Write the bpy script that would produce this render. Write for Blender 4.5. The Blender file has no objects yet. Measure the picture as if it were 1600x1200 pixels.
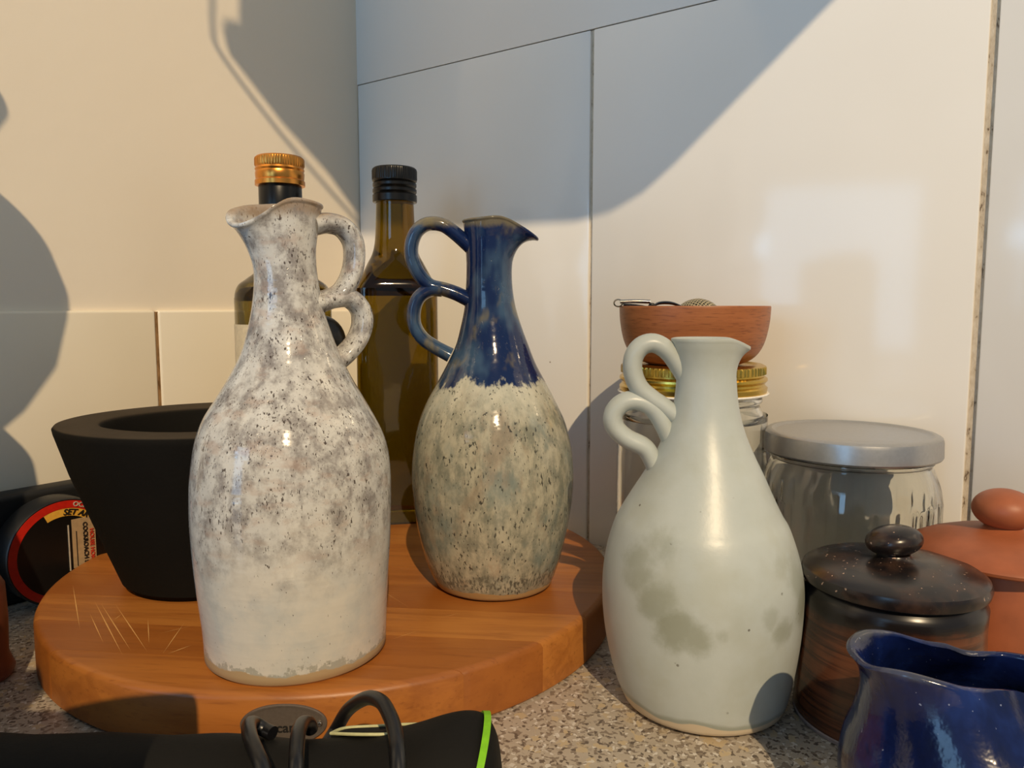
import bpy, bmesh, math, random
from mathutils import Vector, Matrix
random.seed(7)
S = bpy.context.scene
COL = S.collection
pi = math.pi
def lin(c):
    c /= 255.0
    return c/12.92 if c <= .04045 else ((c+.055)/1.055)**2.4
def C(r, g, b): return (lin(r), lin(g), lin(b), 1)

# ------------------------------------------------------------ camera, world, lights
F = 1205.0; PITCH = math.atan(119/1205); CAMH = .19
cam_d = bpy.data.cameras.new('camera'); cam = bpy.data.objects.new('camera', cam_d); COL.objects.link(cam)
cam.location = (0, 0, CAMH); cam.rotation_euler = (pi/2-PITCH, 0, 0)
cam_d.sensor_width = 36; cam_d.lens = F/1600*36; cam_d.clip_start = .01
S.camera = cam
S.view_settings.view_transform = 'Standard'; S.view_settings.look = 'None'
S.view_settings.gamma = 1; S.view_settings.exposure = 0; S.view_settings.use_curve_mapping = False
W = bpy.data.worlds.new('world'); S.world = W; W.use_nodes = True
W.node_tree.nodes['Background'].inputs[0].default_value = (.69, .85, 1, 1)
W.node_tree.nodes['Background'].inputs[1].default_value = .28
SUN_AZ, SUN_EL = math.radians(10.5), math.radians(38)
SD = Vector((-math.sin(SUN_AZ)*math.cos(SUN_EL), math.cos(SUN_AZ)*math.cos(SUN_EL), -math.sin(SUN_EL)))
sl = bpy.data.lights.new('sun', 'SUN'); sl.energy = 2.8; sl.color = (1, .76, .47); sl.angle = math.radians(.53)
so = bpy.data.objects.new('sun', sl); COL.objects.link(so); so.rotation_euler = SD.to_track_quat('-Z', 'Y').to_euler()
def window(loc, target, w, h, e):
    l = bpy.data.lights.new('window_light', 'AREA'); l.shape = 'RECTANGLE'; l.size = w; l.size_y = h; l.energy = e; l.color = (.32, .63, 1)
    o = bpy.data.objects.new('window_light', l); COL.objects.link(o); o.location = loc
    o.rotation_euler = (Vector(target)-Vector(loc)).to_track_quat('-Z', 'Y').to_euler()
window((-1.02, -.97, .36), (.24, .485, .226), .95, .85, 10.0)
window((-1.40, -.66, .50), (.18, .52, .26), .10, .12, .30)

# ------------------------------------------------------------ geometry of the view: pixel -> ray (used to measure sizes)
def ray(px, py):
    a = (px-800)/F; b = (600-py)/F
    return Vector((a, math.cos(PITCH)+b*math.sin(PITCH), -math.sin(PITCH)+b*math.cos(PITCH)))
O = Vector((0, 0, CAMH))
def ground(px, py, z):
    r = ray(px, py); return O+r*((z-CAMH)/r.z)
def at(px, py, y):
    r = ray(px, py); return O+r*(y/r.y)
A1, A2 = math.radians(54.5), math.radians(-35.5)
NL = Vector((math.sin(A1), -math.cos(A1), 0)); NR = Vector((math.sin(A2), -math.cos(A2), 0))
CR = .535
r0 = ray(561, 300); CORNER = Vector((r0.x, r0.y, 0))*(-CR/(NR.x*r0.x+NR.y*r0.y))
def on_wall(px, py, n):
    r = ray(px, py); t = n.dot(CORNER-O)/n.dot(r); return O+r*t
def azim(px, py):
    r = ray(px, py); return math.atan2(r.x, r.y)
def slope(px, py):
    r = ray(px, py); return r.z/math.hypot(r.x, r.y)

# ------------------------------------------------------------ node helper
class NT:
    def __init__(s, name):
        s.m = bpy.data.materials.new(name); s.m.use_nodes = True; s.t = s.m.node_tree
        s.b = s.t.nodes['Principled BSDF']
        s.co = s.t.nodes.new('ShaderNodeTexCoord').outputs['Object']
    def put(s, sock, v):
        if v is None: return
        if hasattr(v, 'is_output'): s.t.links.new(v, sock)
        else: sock.default_value = v
    def node(s, ty, ins, out=0, **kw):
        n = s.t.nodes.new(ty)
        for k, v in kw.items(): setattr(n, k, v)
        for k, v in ins.items(): s.put(n.inputs[k], v)
        return n.outputs[out]
    def map(s, sc=(1, 1, 1), rot=(0, 0, 0), loc=(0, 0, 0), vec=None):
        return s.node('ShaderNodeMapping', {'Vector': vec or s.co, 'Scale': sc, 'Rotation': rot, 'Location': loc})
    def noise(s, scale, detail=3, rough=.55, vec=None, dist=0):
        return s.node('ShaderNodeTexNoise', {'Vector': vec or s.co, 'Scale': scale, 'Detail': detail, 'Roughness': rough, 'Distortion': dist})
    def vor(s, scale, vec=None, out=0, rnd=1, feature='F1'):
        return s.node('ShaderNodeTexVoronoi', {'Vector': vec or s.co, 'Scale': scale, 'Randomness': rnd}, out, feature=feature)
    def ramp(s, fac, stops):
        n = s.t.nodes.new('ShaderNodeValToRGB'); s.put(n.inputs[0], fac)
        e = n.color_ramp.elements
        while len(e) < len(stops): e.new(.5)
        for i, (p, c) in enumerate(stops):
            e[i].position = p; e[i].color = c if isinstance(c, tuple) else (c, c, c, 1)
        return n.outputs[0]
    def step(s, v, a, b, lo=0., hi=1.):
        return s.node('ShaderNodeMapRange', {0: v, 1: a, 2: b, 3: lo, 4: hi}, interpolation_type='SMOOTHSTEP')
    def math(s, op, a, b=0.):
        return s.node('ShaderNodeMath', {0: a, 1: b}, operation=op)
    def mix(s, f, a, b, mode='MIX'):
        n = s.t.nodes.new('ShaderNodeMix'); n.data_type = 'RGBA'; n.blend_type = mode
        s.put(n.inputs[0], f); s.put(n.inputs[6], a); s.put(n.inputs[7], b); return n.outputs[2]
    def z(s):
        return s.node('ShaderNodeSeparateXYZ', {0: s.co}, 2)
    def rnd(s): return s.t.nodes.new('ShaderNodeObjectInfo').outputs['Random']
    def bump(s, h, strength=.3, dist=.001, nrm=None):
        i = {'Height': h, 'Strength': strength, 'Distance': dist}
        return s.node('ShaderNodeBump', i)
    def set(s, **kw):
        nm = dict(col='Base Color', rough='Roughness', metal='Metallic', nrm='Normal', trans='Transmission Weight', ior='IOR', spec='Specular IOR Level', coat='Coat Weight', coatr='Coat Roughness')
        for k, v in kw.items(): s.put(s.b.inputs[nm[k]], v)
        return s.m
def flat(name, col, rough=.5, metal=0., var=.12, scale=300, bump=.05, **kw):
    n = NT(name); f = n.noise(scale, 4)
    dark = tuple(c*(1-var) for c in col[:3])+(1,); lite = tuple(min(1, c*(1+var)) for c in col[:3])+(1,)
    return n.set(col=n.ramp(f, [(.3, dark), (.7, lite)]), rough=rough, metal=metal, nrm=n.bump(f, bump, .0005), **kw)

# ------------------------------------------------------------ materials
M = {}
n = NT('tile_glaze'); f = n.noise(9, 2); sp = n.vor(42, out=0); g = n.noise(26, 2)
spot = n.math('MULTIPLY', n.step(sp, .045, .02), n.step(g, .60, .66))
M['tile'] = n.set(col=n.mix(spot, n.mix(f, C(229, 226, 219), C(238, 236, 231)), C(120, 100, 80)), rough=.11, spec=.36, nrm=n.bump(n.noise(9, 1), .10, .004))
n = NT('cream_tile_glaze'); f = n.noise(9, 2)
M['tile_cream'] = n.set(col=n.mix(f, C(231, 221, 199), C(240, 230, 209)), rough=.28, nrm=n.bump(n.noise(30, 3), .1, .002))
n = NT('cream_paint'); f = n.noise(60, 4); g = n.vor(30); q = n.noise(20, 1)
spot = n.math('MULTIPLY', n.step(g, .05, .02), n.step(q, .6, .66))
M['paint'] = n.set(col=n.mix(spot, n.mix(n.noise(6, 2), C(233, 221, 201), C(240, 229, 210)), C(200, 160, 105)), rough=.42, nrm=n.bump(f, .18, .0012))
n = NT('white_paint'); M['paint_white'] = n.set(col=n.mix(n.noise(8, 2), C(226, 222, 215), C(234, 231, 225)), rough=.35, nrm=n.bump(n.noise(60, 3), .15, .001))
n = NT('grout'); g = n.noise(320, 3, .7, vec=n.map((1, 1, .35)))
M['grout'] = n.set(col=n.ramp(g, [(.30, C(110, 92, 74)), (.38, C(186, 170, 146)), (.7, C(214, 202, 182))]), rough=.9, nrm=n.bump(g, .4, .001))
n = NT('brown_grout'); g = n.noise(220, 3, .7, vec=n.map((1, 1, .3)))
M['grout_brown'] = n.set(col=n.ramp(g, [(.36, C(95, 66, 35)), (.6, C(160, 125, 84))]), rough=.9)
n = NT('speckled_stone'); w = n.noise(90, 4, .6)
wv = n.node('ShaderNodeVectorMath', {0: n.co, 1: n.node('ShaderNodeVectorMath', {0: n.node('ShaderNodeTexNoise', {'Vector': n.co, 'Scale': 300.}, 1), 'Scale': .004}, operation='SCALE')}, operation='ADD')
cell = n.vor(620, vec=wv, out=1); cs = n.node('ShaderNodeSeparateColor', {0: cell}, 0)
cell2 = n.vor(260, vec=wv, out=1); cs2 = n.node('ShaderNodeSeparateColor', {0: cell2}, 0)
base = n.mix(w, C(172, 160, 143), C(200, 190, 175))
base = n.mix(n.step(cs, .70, .74), base, C(142, 130, 116))
base = n.mix(n.step(cs, .90, .92), base, C(108, 98, 88))
base = n.mix(n.step(cs2, .90, .92), base, C(200, 182, 150))
base = n.mix(n.step(cs, .10, .06), base, C(220, 214, 204))
M['stone'] = n.set(col=base, rough=.38, nrm=n.bump(w, .08, .0005))
# board wood: tone varies stave by stave
n = NT('oiled_hardwood'); r = n.rnd()
v = n.node('ShaderNodeVectorMath', {0: n.map((7, 90, 90)), 1: n.node('ShaderNodeVectorMath', {0: (37., 91., 53.), 'Scale': r}, operation='SCALE')}, operation='ADD')
g1 = n.noise(1.0, 5, .6, vec=v, dist=.6); g2 = n.noise(6.0, 3, .6, vec=v)
tone = n.ramp(r, [(0, C(148, 86, 33)), (.35, C(174, 108, 45)), (.65, C(160, 96, 38)), (1, C(186, 122, 56))])
col = n.mix(n.step(g1, .38, .68, 0., .7), tone, C(140, 80, 30))
col = n.mix(n.step(g2, .56, .72, 0., .45), col, C(120, 66, 26))
col = n.mix(n.step(n.noise(14, 2), .55, .75, 0., .25), col, C(200, 140, 72))
M['board'] = n.set(col=col, rough=.42, nrm=n.bump(g2, .12, .0006))
n = NT('pale_knife_mark'); M['mark'] = n.set(col=n.mix(n.noise(300), C(226, 178, 112), C(206, 150, 84)), rough=.6)
# white speckled glaze
n = NT('white_speckled_glaze'); z = n.z()
big = n.noise(48, 5, .62); mid = n.noise(120, 6, .7, vec=n.map((1, 1, .8))); dens = n.noise(55, 4, .6, vec=n.map((1, 1, 1.6), loc=(.3, .1, 0)))
up = n.math('MULTIPLY', n.step(n.math('ADD', z, n.math('MULTIPLY', big, .06)), .058, .112), n.step(z, .36, .2, .9, 1.))
lower = n.mix(n.step(big, .4, .7), C(214, 209, 198), C(196, 197, 192))
upper = n.mix(n.step(mid, .34, .60), C(140, 135, 132), C(206, 205, 200))
pink = n.noise(60, 4, .6, vec=n.map((1, 1, 2.2), loc=(2, 1, 3)))
upper = n.mix(n.step(pink, .52, .68, 0., .4), upper, C(176, 148, 130))
upper = n.mix(n.step(n.noise(75, 5, .65, vec=n.map(loc=(5, 5, 5))), .56, .68, 0., .55), upper, C(226, 226, 222))
col = n.mix(up, lower, upper)
sv = n.map((1, 1, .38)); spk = n.noise(1300, 2, .55, vec=sv); spk2 = n.noise(700, 2, .5, vec=n.map((1, 1, .4), loc=(1, 1, 1)))
thr = n.math('ADD', n.step(dens, .3, .65, .06, -.03), n.math('MULTIPLY', n.math('SUBTRACT', 1., up), .11))
dark = n.step(n.math('SUBTRACT', spk, thr), .62, .67); dark2 = n.step(n.math('SUBTRACT', spk2, thr), .655, .70)
col = n.mix(n.math('MULTIPLY', dark, .8), col, C(72, 62, 58)); col = n.mix(n.math('MULTIPLY', dark2, .9), col, C(62, 48, 40))
rim = n.step(n.math('ADD', z, n.math('MULTIPLY', n.math('SUBTRACT', mid, .5), .008)), .2020, .2075)
col = n.mix(n.math('MULTIPLY', rim, n.step(mid, .25, .6, .35, .95)), col, C(150, 128, 104))
foot = n.step(n.math('ADD', z, n.math('MULTIPLY', n.math('SUBTRACT', big, .5), .008)), .0062, .0054)
col = n.mix(n.math('MULTIPLY', n.step(n.math('ADD', z, n.math('MULTIPLY', n.math('SUBTRACT', mid, .5), .04)), .008, .006), .6), col, C(140, 140, 128))
col = n.mix(foot, col, C(176, 152, 116))
M['glaze_white'] = n.set(col=col, rough=n.math('ADD', n.math('MULTIPLY', foot, .6), .10), spec=.5, nrm=n.bump(n.math('ADD', n.math('MULTIPLY', dark, -.5), n.math('ADD', n.math('MULTIPLY', n.noise(70, 3, vec=n.map((.5, .5, 1.4))), 1.3), n.math('MULTIPLY', n.noise(1., 2, vec=n.map((4, 4, 170))), .9))), .24, .0010))
# blue over grey glaze
n = NT('blue_and_grey_glaze'); z = n.z()
big = n.noise(40, 5, .62, vec=n.map((1, 1, .6))); mid = n.noise(150, 6, .7, vec=n.map((1, 1, .5))); fine = n.noise(420, 2, vec=n.map((1, 1, .25)))
edge = n.math('ADD', z, n.math('ADD', n.math('MULTIPLY', n.math('SUBTRACT', big, .5), .03), n.math('MULTIPLY', n.math('SUBTRACT', fine, .5), .012)))
bl = n.step(edge, .1195, .1235)
grey = n.mix(n.step(mid, .36, .64), C(126, 128, 116), C(176, 172, 154))
grey = n.mix(n.step(big, .5, .68, 0., .55), grey, C(116, 134, 134))
grey = n.mix(n.step(n.noise(55, 5, .65, vec=n.map((1, 1, .5), loc=(4, 2, 1))), .52, .66, 0., .5), grey, C(150, 132, 112))
grey = n.mix(n.math('MULTIPLY', n.step(edge, .098, .118), .55), grey, C(205, 205, 190))
spk = n.noise(820, 2, .5, vec=n.map((1, 1, .36))); dn = n.step(n.noise(70, 3), .35, .65, .06, -.03)
dk = n.step(n.math('SUBTRACT', spk, dn), .625, .67)
grey = n.mix(n.math('MULTIPLY', dk, .85), grey, C(46, 48, 46))
bandz = n.math('ADD', z, n.math('MULTIPLY', n.math('SUBTRACT', mid, .5), .02))
grey = n.mix(n.math('MULTIPLY', n.math('MULTIPLY', n.step(bandz, .006, .010), n.step(bandz, .020, .013)), n.step(spk, .45, .55, 0., .8)), grey, C(92, 94, 86))
blue = n.mix(n.step(n.noise(40, 3, .6, vec=n.map((1, 1, .5), loc=(0, 3, 0))), .46, .66), C(18, 36, 78), C(60, 84, 112))
blue = n.mix(n.step(n.noise(55, 3, .6, vec=n.map((1, 1, .5), loc=(7, 3, 1))), .56, .68, 0., .7), blue, C(128, 118, 84))
col = n.mix(bl, grey, blue)
rim = n.step(n.math('ADD', z, n.math('MULTIPLY', n.math('SUBTRACT', mid, .5), .006)), .2070, .2105)
col = n.mix(n.math('MULTIPLY', rim, .75), col, C(122, 112, 84))
foot = n.step(n.math('ADD', z, n.math('MULTIPLY', n.math('SUBTRACT', big, .5), .008)), .0058, .0052)
col = n.mix(foot, col, C(172, 142, 98))
M['glaze_blue'] = n.set(col=col, rough=n.math('ADD', n.math('MULTIPLY', foot, .6), .10), nrm=n.bump(n.math('ADD', n.math('MULTIPLY', dk, -.5), n.noise(60, 3, vec=n.map((.6, .6, 1.2)))), .35, .0012))
# celadon
CEL_PATCH = [((p[0]*.0505, -math.sqrt(1-p[0]**2)*.0505, p[1]), p[3], p[2]) for p in [(-.46, .0515, .0110, 1.), (-.28, .0490, .009, .95), (-.62, .063, .0105, .8), (-.78, .076, .012, .75), (-.64, .090, .013, .6), (-.06, .0515, .0045, .7), (.58, .0500, .0080, .85), (.42, .0570, .006, .5), (.84, .057, .0095, .9), (.78, .070, .012, .6), (.60, .078, .009, .45)]]
n = NT('pale_celadon_glaze'); z = n.z()
mid = n.noise(70, 5, .62); patch = None
for bx, bz, br_ in CEL_PATCH:
    d = n.node('ShaderNodeVectorMath', {0: n.co, 1: bx}, 1, operation='DISTANCE')
    d = n.math('ADD', n.math('DIVIDE', d, br_), n.math('MULTIPLY', n.math('SUBTRACT', mid, .5), 1.5))
    k = n.math('MULTIPLY', n.step(d, 1.25, .50), bz); patch = k if patch is None else n.math('MAXIMUM', patch, k)
col = n.mix(mid, C(178, 187, 184), C(192, 199, 197))
col = n.mix(n.step(n.noise(28, 4, .6), .45, .7, 0., .35), col, C(168, 170, 152))
col = n.mix(n.math('MULTIPLY', patch, .75), col, C(138, 142, 124))
col = n.mix(n.step(z, .135, .2, 0., .4), col, C(168, 168, 150))
pin = n.math('MULTIPLY', n.step(n.vor(150), .12, .07), n.step(n.noise(60, 1), .58, .64))
col = n.mix(n.math('MULTIPLY', pin, .8), col, C(80, 72, 58))
fz = n.math('ADD', z, n.math('MULTIPLY', n.math('SUBTRACT', n.noise(30, 2), .5), .012))
col = n.mix(n.math('MULTIPLY', n.step(fz, .0095, .007), .7), col, C(140, 146, 132))
foot = n.step(fz, .0062, .0056); col = n.mix(foot, col, C(206, 190, 164))
M['celadon'] = n.set(col=col, rough=n.math('ADD', n.math('MULTIPLY', foot, .3), .36), nrm=n.bump(n.math('ADD', mid, n.math('MULTIPLY', n.noise(400, 2), .4)), .10, .0012))
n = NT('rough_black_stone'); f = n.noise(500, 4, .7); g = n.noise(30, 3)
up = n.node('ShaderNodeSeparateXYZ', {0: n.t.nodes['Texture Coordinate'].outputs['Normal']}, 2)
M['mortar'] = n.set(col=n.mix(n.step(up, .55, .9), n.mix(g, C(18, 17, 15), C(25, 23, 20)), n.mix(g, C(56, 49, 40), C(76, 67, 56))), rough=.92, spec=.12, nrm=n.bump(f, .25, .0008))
n = NT('olive_bottle_glass'); M['olive_glass'] = n.set(col=C(112, 88, 10), rough=.04, trans=1., ior=1.46, nrm=n.bump(n.noise(60, 2), .06, .001))
n = NT('dark_olive_glass'); M['dark_glass'] = n.set(col=C(120, 104, 40), rough=.05, trans=1., ior=1.46)
M['black_plastic'] = flat('black_plastic', C(11, 11, 11), .3, var=.1, spec=.35)
M['black_foil'] = flat('black_foil', C(10, 10, 11), .3, var=.1, spec=.35)
M['label'] = flat('cream_paper', C(214, 200, 170), .7)
M['gold_cap'] = flat('copper_gold_metal', C(226, 152, 70), .28, 1., .06)
M['gold_lid'] = flat('brass_lacquer', C(206, 172, 80), .25, 1., .05)
M['white_enamel'] = flat('white_enamel', C(236, 234, 228), .35)
n = NT('clear_glass')
M['glass'] = n.set(col=(.97, .985, .97, 1), rough=.0, trans=1., ior=1.45)
M['silver'] = flat('satin_silver_lid', C(176, 176, 176), .33, .75, .05, 500, .05)
n = NT('bowl_wood'); v = n.map((14, 14, 120)); g = n.noise(1., 4, .6, vec=v, dist=.5); h = n.noise(8., 3, vec=v)
M['bowl'] = n.set(col=n.mix(n.step(h, .5, .7, 0., .5), n.mix(g, C(128, 70, 34), C(186, 116, 66)), C(92, 46, 22)), rough=.45, nrm=n.bump(h, .1, .0005))
M['steel'] = flat('steel', C(180, 178, 172), .25, 1., .05)
M['dark_steel'] = flat('dark_steel', C(60, 64, 74), .2, 1., .05)
n = NT('woven_wire'); v1 = n.node('ShaderNodeTexWave', {'Vector': n.map(rot=(0, 0, .7)), 'Scale': 170., 'Distortion': 1.}, 1)
v2 = n.node('ShaderNodeTexWave', {'Vector': n.map(rot=(0, 0, -.7)), 'Scale': 170., 'Distortion': 1.}, 1)
h = n.math('MAXIMUM', v1, v2)
M['mesh'] = n.set(col=n.ramp(h, [(.55, C(50, 44, 32)), (.9, C(206, 190, 150))]), metal=.7, rough=.35, nrm=n.bump(h, .6, .0008))
n = NT('dark_brown_glaze'); z = n.z(); g = n.noise(50, 3); wv = n.noise(1., 4, .6, vec=n.map((10, 10, 330))); s = n.noise(420, 1)
body = n.mix(n.step(wv, .45, .62), C(104, 60, 36), C(60, 34, 22)); body = n.mix(n.step(g, .45, .7, 0., .5), body, C(44, 32, 26))
M['brown_pot'] = n.set(col=n.mix(n.step(n.math('ADD', z, n.math('MULTIPLY', g, .012)), .056, .063), body, C(26, 22, 21)), rough=.26, nrm=n.bump(wv, .25, .0006))
n = NT('black_brown_lid_glaze'); s = n.noise(520, 1); g = n.noise(90, 3); gg = n.noise(45, 2)
col = n.mix(n.step(g, .4, .7), C(26, 22, 22), C(58, 42, 34)); col = n.mix(n.math('MULTIPLY', n.step(s, .70, .75), n.step(gg, .4, .6)), col, C(180, 150, 130))
M['brown_lid'] = n.set(col=col, rough=.27, nrm=n.bump(g, .12, .0006))
M['pot_foot'] = flat('bare_clay_foot', C(150, 132, 124), .8)
M['terracotta'] = flat('terracotta', C(158, 88, 54), .48, 0., .14, 70, .1)
n = NT('cobalt_glaze'); g = n.noise(45, 4, .6, vec=n.map((1, 1, .6))); h = n.noise(140, 3, .6)
col = n.ramp(g, [(.32, C(12, 18, 42)), (.52, C(15, 28, 74)), (.72, C(28, 50, 112))]); col = n.mix(n.step(n.noise(700, 1), .76, .79), col, C(120, 130, 160))
rim = n.step(n.math('ADD', n.z(), n.math('MULTIPLY', h, .004)), .0725, .0755)
M['cobalt'] = n.set(col=n.mix(n.math('MULTIPLY', rim, .35), col, C(110, 112, 108)), rough=.16, nrm=n.bump(n.math('ADD', g, n.math('MULTIPLY', h, .4)), .3, .002))
n = NT('black_neoprene'); f = n.noise(900, 2); M['neoprene'] = n.set(col=n.mix(n.noise(30), C(16, 15, 14), C(23, 22, 20)), rough=.7, spec=.2, nrm=n.bump(f, .15, .0004))
M['cord'] = flat('black_rubber_cord', C(20, 20, 23), .32, 0., .1)
M['lime'] = flat('lime_green_trim', C(126, 196, 20), .5)
M['piping'] = flat('pale_piping', C(196, 196, 150), .5)
M['inner_black'] = flat('black_lining', C(10, 10, 9), .9)
M['badge'] = flat('brushed_steel_badge', C(112, 102, 94), .45, .45, .08, 700)
M['ink'] = flat('black_ink', C(22, 20, 18), .6)
M['case'] = flat('matt_black_case', C(12, 12, 12), .6)
M['tin_red'] = flat('red_print', C(196, 36, 22), .4)
M['tin_yellow'] = flat('yellow_print', C(228, 176, 70), .4)
M['tin_beige'] = flat('beige_print', C(176, 150, 116), .5)
M['tin_black'] = flat('black_print', C(14, 13, 13), .4)
M['white_ink'] = flat('white_print', C(190, 180, 165), .5)
M['red_ink'] = flat('red_lettering', C(196, 60, 40), .5)
M['brown_clay'] = flat('red_brown_clay', C(112, 58, 40), .45, 0., .15, 60)
M['gourd'] = flat('dark_blocker', C(52, 46, 42), .4, 0., .2, 60)
M['occluder'] = flat('grey_occluder', C(120, 110, 98), .6)

# ------------------------------------------------------------ object helpers
def link(name, me, mat, parent=None, loc=(0, 0, 0), rz=0.):
    o = bpy.data.objects.new(name, me); COL.objects.link(o)
    if mat: me.materials.append(mat)
    o.location = loc; o.rotation_euler = (0, 0, rz)
    if parent: o.parent = parent
    return o
def tag(o, label=None, cat=None, group=None, kind=None):
    for k, v in (('label', label), ('category', cat), ('group', group), ('kind', kind)):
        if v: o[k] = v
    return o
def thing(name, loc, label, cat, rz=0., group=None):
    o = bpy.data.objects.new(name, None); COL.objects.link(o); o.empty_display_size = .02
    o.location = loc; o.rotation_euler = (0, 0, rz); return tag(o, label, cat, group)
def finish(bm, sharp=40):
    bmesh.ops.recalc_face_normals(bm, faces=bm.faces[:])
    me = bpy.data.meshes.new('m'); bm.to_mesh(me); bm.free()
    for p in me.polygons: p.use_smooth = True
    me.set_sharp_from_angle(angle=math.radians(sharp)); return me
def ringmesh(rings, closed=True, cap0=True, cap1=True, sharp=40):
    bm = bmesh.new(); R = [[bm.verts.new(p) for p in r] for r in rings]; m = len(rings[0])
    for a, b in zip(R, R[1:]):
        for i in range(m if closed else m-1):
            j = (i+1) % m; bm.faces.new((a[i], a[j], b[j], b[i]))
    if cap0: bm.faces.new(R[0][::-1])
    if cap1: bm.faces.new(R[-1])
    return finish(bm, sharp)
def lathe(rows, seg=80, mod=None, cap0=True, cap1=True, sharp=40):
    """rows: (r, z[, ox, oy])"""
    rings = []
    for k, row in enumerate(rows):
        r, z = row[0], row[1]; ox, oy = (row[2], row[3]) if len(row) > 2 else (0, 0); ring = []
        for i in range(seg):
            t = 2*pi*i/seg; rr, zz = mod(t, k, r, z) if mod else (r, z)
            ring.append((ox+rr*math.cos(t), oy+rr*math.sin(t), zz))
        rings.append(ring)
    return ringmesh(rings, True, cap0, cap1, sharp)
def spline(P, n):
    """Catmull-Rom through tuples of any length"""
    P = [tuple(p) for p in P]; out = []; m = len(P)
    for i in range(n):
        u = i/(n-1)*(m-1); k = min(int(u), m-2); t = u-k
        a, b, c, d = P[max(k-1, 0)], P[k], P[k+1], P[min(k+2, m-1)]
        out.append(tuple(.5*(2*B+(-A+Cc)*t+(2*A-5*B+4*Cc-D)*t*t+(-A+3*B-3*Cc+D)*t**3) for A, B, Cc, D in zip(a, b, c, d)))
    return out
def tube(pts, w, t, side=None, seg=20, n=40, taper=None):
    """sweep an ellipse: w across (along side), t in the plane"""
    P = [Vector(p) for p in spline(pts, n)]; rings = []; prev = Vector(side) if side else None
    for i, p in enumerate(P):
        d = (P[min(i+1, n-1)]-P[max(i-1, 0)]).normalized()
        s = prev if prev else (Vector((0, 0, 1)) if abs(d.z) < .9 else Vector((1, 0, 0)))
        s = (s-d*s.dot(d)).normalized(); q = d.cross(s)
        if not side: prev = s
        k = taper(i/(n-1)) if taper else 1
        rings.append([p+s*(w*k*math.cos(a))+q*(t*k*math.sin(a)) for a in (2*pi*j/seg for j in range(seg))])
    return ringmesh(rings, True, True, True, 60)
def box(x0, x1, y0, y1, z0, z1, bev=0., seg=2):
    bm = bmesh.new(); bmesh.ops.create_cube(bm, size=1)
    for v in bm.verts: v.co = Vector((x0+(v.co.x+.5)*(x1-x0), y0+(v.co.y+.5)*(y1-y0), z0+(v.co.z+.5)*(z1-z0)))
    if bev: bmesh.ops.bevel(bm, geom=bm.edges[:], offset=bev, segments=seg, profile=.5, affect='EDGES')
    return finish(bm)
def text(s, size, extrude=.0002):
    c = bpy.data.curves.new('t', 'FONT'); c.body = s; c.size = size; c.extrude = extrude; c.offset = size*.018; c.align_x = 'CENTER'; c.align_y = 'CENTER'
    o = bpy.data.objects.new('t', c); COL.objects.link(o)
    me = bpy.data.meshes.new_from_object(o.evaluated_get(bpy.context.evaluated_depsgraph_get()))
    bpy.data.objects.remove(o); me.materials.clear(); return me

# ------------------------------------------------------------ setting: two walls meeting in a corner, worktop
def s_of(px, py, n, rz):
    p = on_wall(px, py, n); d = p-CORNER; return d.x*math.cos(rz)+d.y*math.sin(rz), p.z
TILE_T = on_wall(561, 133, NR).z
wr = tag(link('wall_right', box(-.02, 1.15, .0022, .05, -.03, TILE_T), M['grout'], None, CORNER, A2), kind='structure')
link('upper_wall', box(-.02, 1.15, .0003, .05, TILE_T+.0006, 1.1), M['paint_white'], wr)
j1 = s_of(921, 480, NR, A2)[0]; j2 = s_of(1528, 480, NR, A2)[0]; tw = j2-j1
for a, b in ((.0005, j1-.0013), (j1+.0013, j2-.0022), (j2+.0022, j2+tw-.0015), (j2+tw+.0015, j2+2*tw)):
    link('tile', box(a, b, 0, .008, -.002, TILE_T, .0012), M['tile'], wr)
lt = s_of(240, 485, NL, A1)[1]
wl = tag(link('wall_left', box(-1.05, .004, 0, .05, -.03, 1.1), M['paint'], None, CORNER, A1), kind='structure')
k1 = s_of(243, 550, NL, A1)[0]
link('grout_joint', box(k1-.0022, k1+.0022, -.0032, .001, -.002, lt-.001), M['grout_brown'], wl)
for a, b in ((k1+.0010, -.0006), (k1-.25, k1-.0012), (k1-.52, k1-.2525)):
    link('tile', box(a, b, -.0045, .002, -.002, lt, .002, 3), M['tile_cream'], wl)
wt = tag(link('worktop', box(-1.05, 0, -1.15, 0, -.03, 0, .002), M['stone'], None, CORNER, A1), 'speckled grey stone kitchen worktop with everything standing on it', 'worktop')
wt.location = CORNER+NL*.0047+NR*.0005

# ------------------------------------------------------------ round cutting board of glued staves
BX, BY, BR, BZ = -.1076, .4813, .170, .027
brd = thing('cutting_board', (BX, BY, 0), 'thick round wooden cutting board under the two glossy jugs and mortar', 'cutting board', math.radians(-6))
def stave(v0, v1):
    def outline(R, e):
        a, b = v0+e, v1-e; a = max(a, -R+.0002); b = min(b, R-.0002); m = 14
        vs = [a+(b-a)*i/m for i in range(m+1)]
        return [(math.sqrt(max(R*R-v*v, 0)), v) for v in vs]+[(-math.sqrt(max(R*R-v*v, 0)), v) for v in vs[::-1]]
    lv = [(0, BR-.0015, .0001), (.0015, BR, .0001), (BZ-.0028, BR, .0001), (BZ-.0010, BR-.0010, .0001), (BZ-.0002, BR-.0026, .0001), (BZ, BR-.0036, .0001)]
    return ringmesh([[(x, v, z) for x, v in outline(R, e)] for z, R, e in lv], sharp=38)
cuts = [-.170, -.137, -.104, -.069, -.036, -.003, .030, .063, .097, .131, .170]
for a, b in zip(cuts, cuts[1:]): link('stave', stave(a, b), M['board'], brd)
bm = bmesh.new()
inv = Matrix.Rotation(math.radians(6), 4, 'Z')
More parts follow.
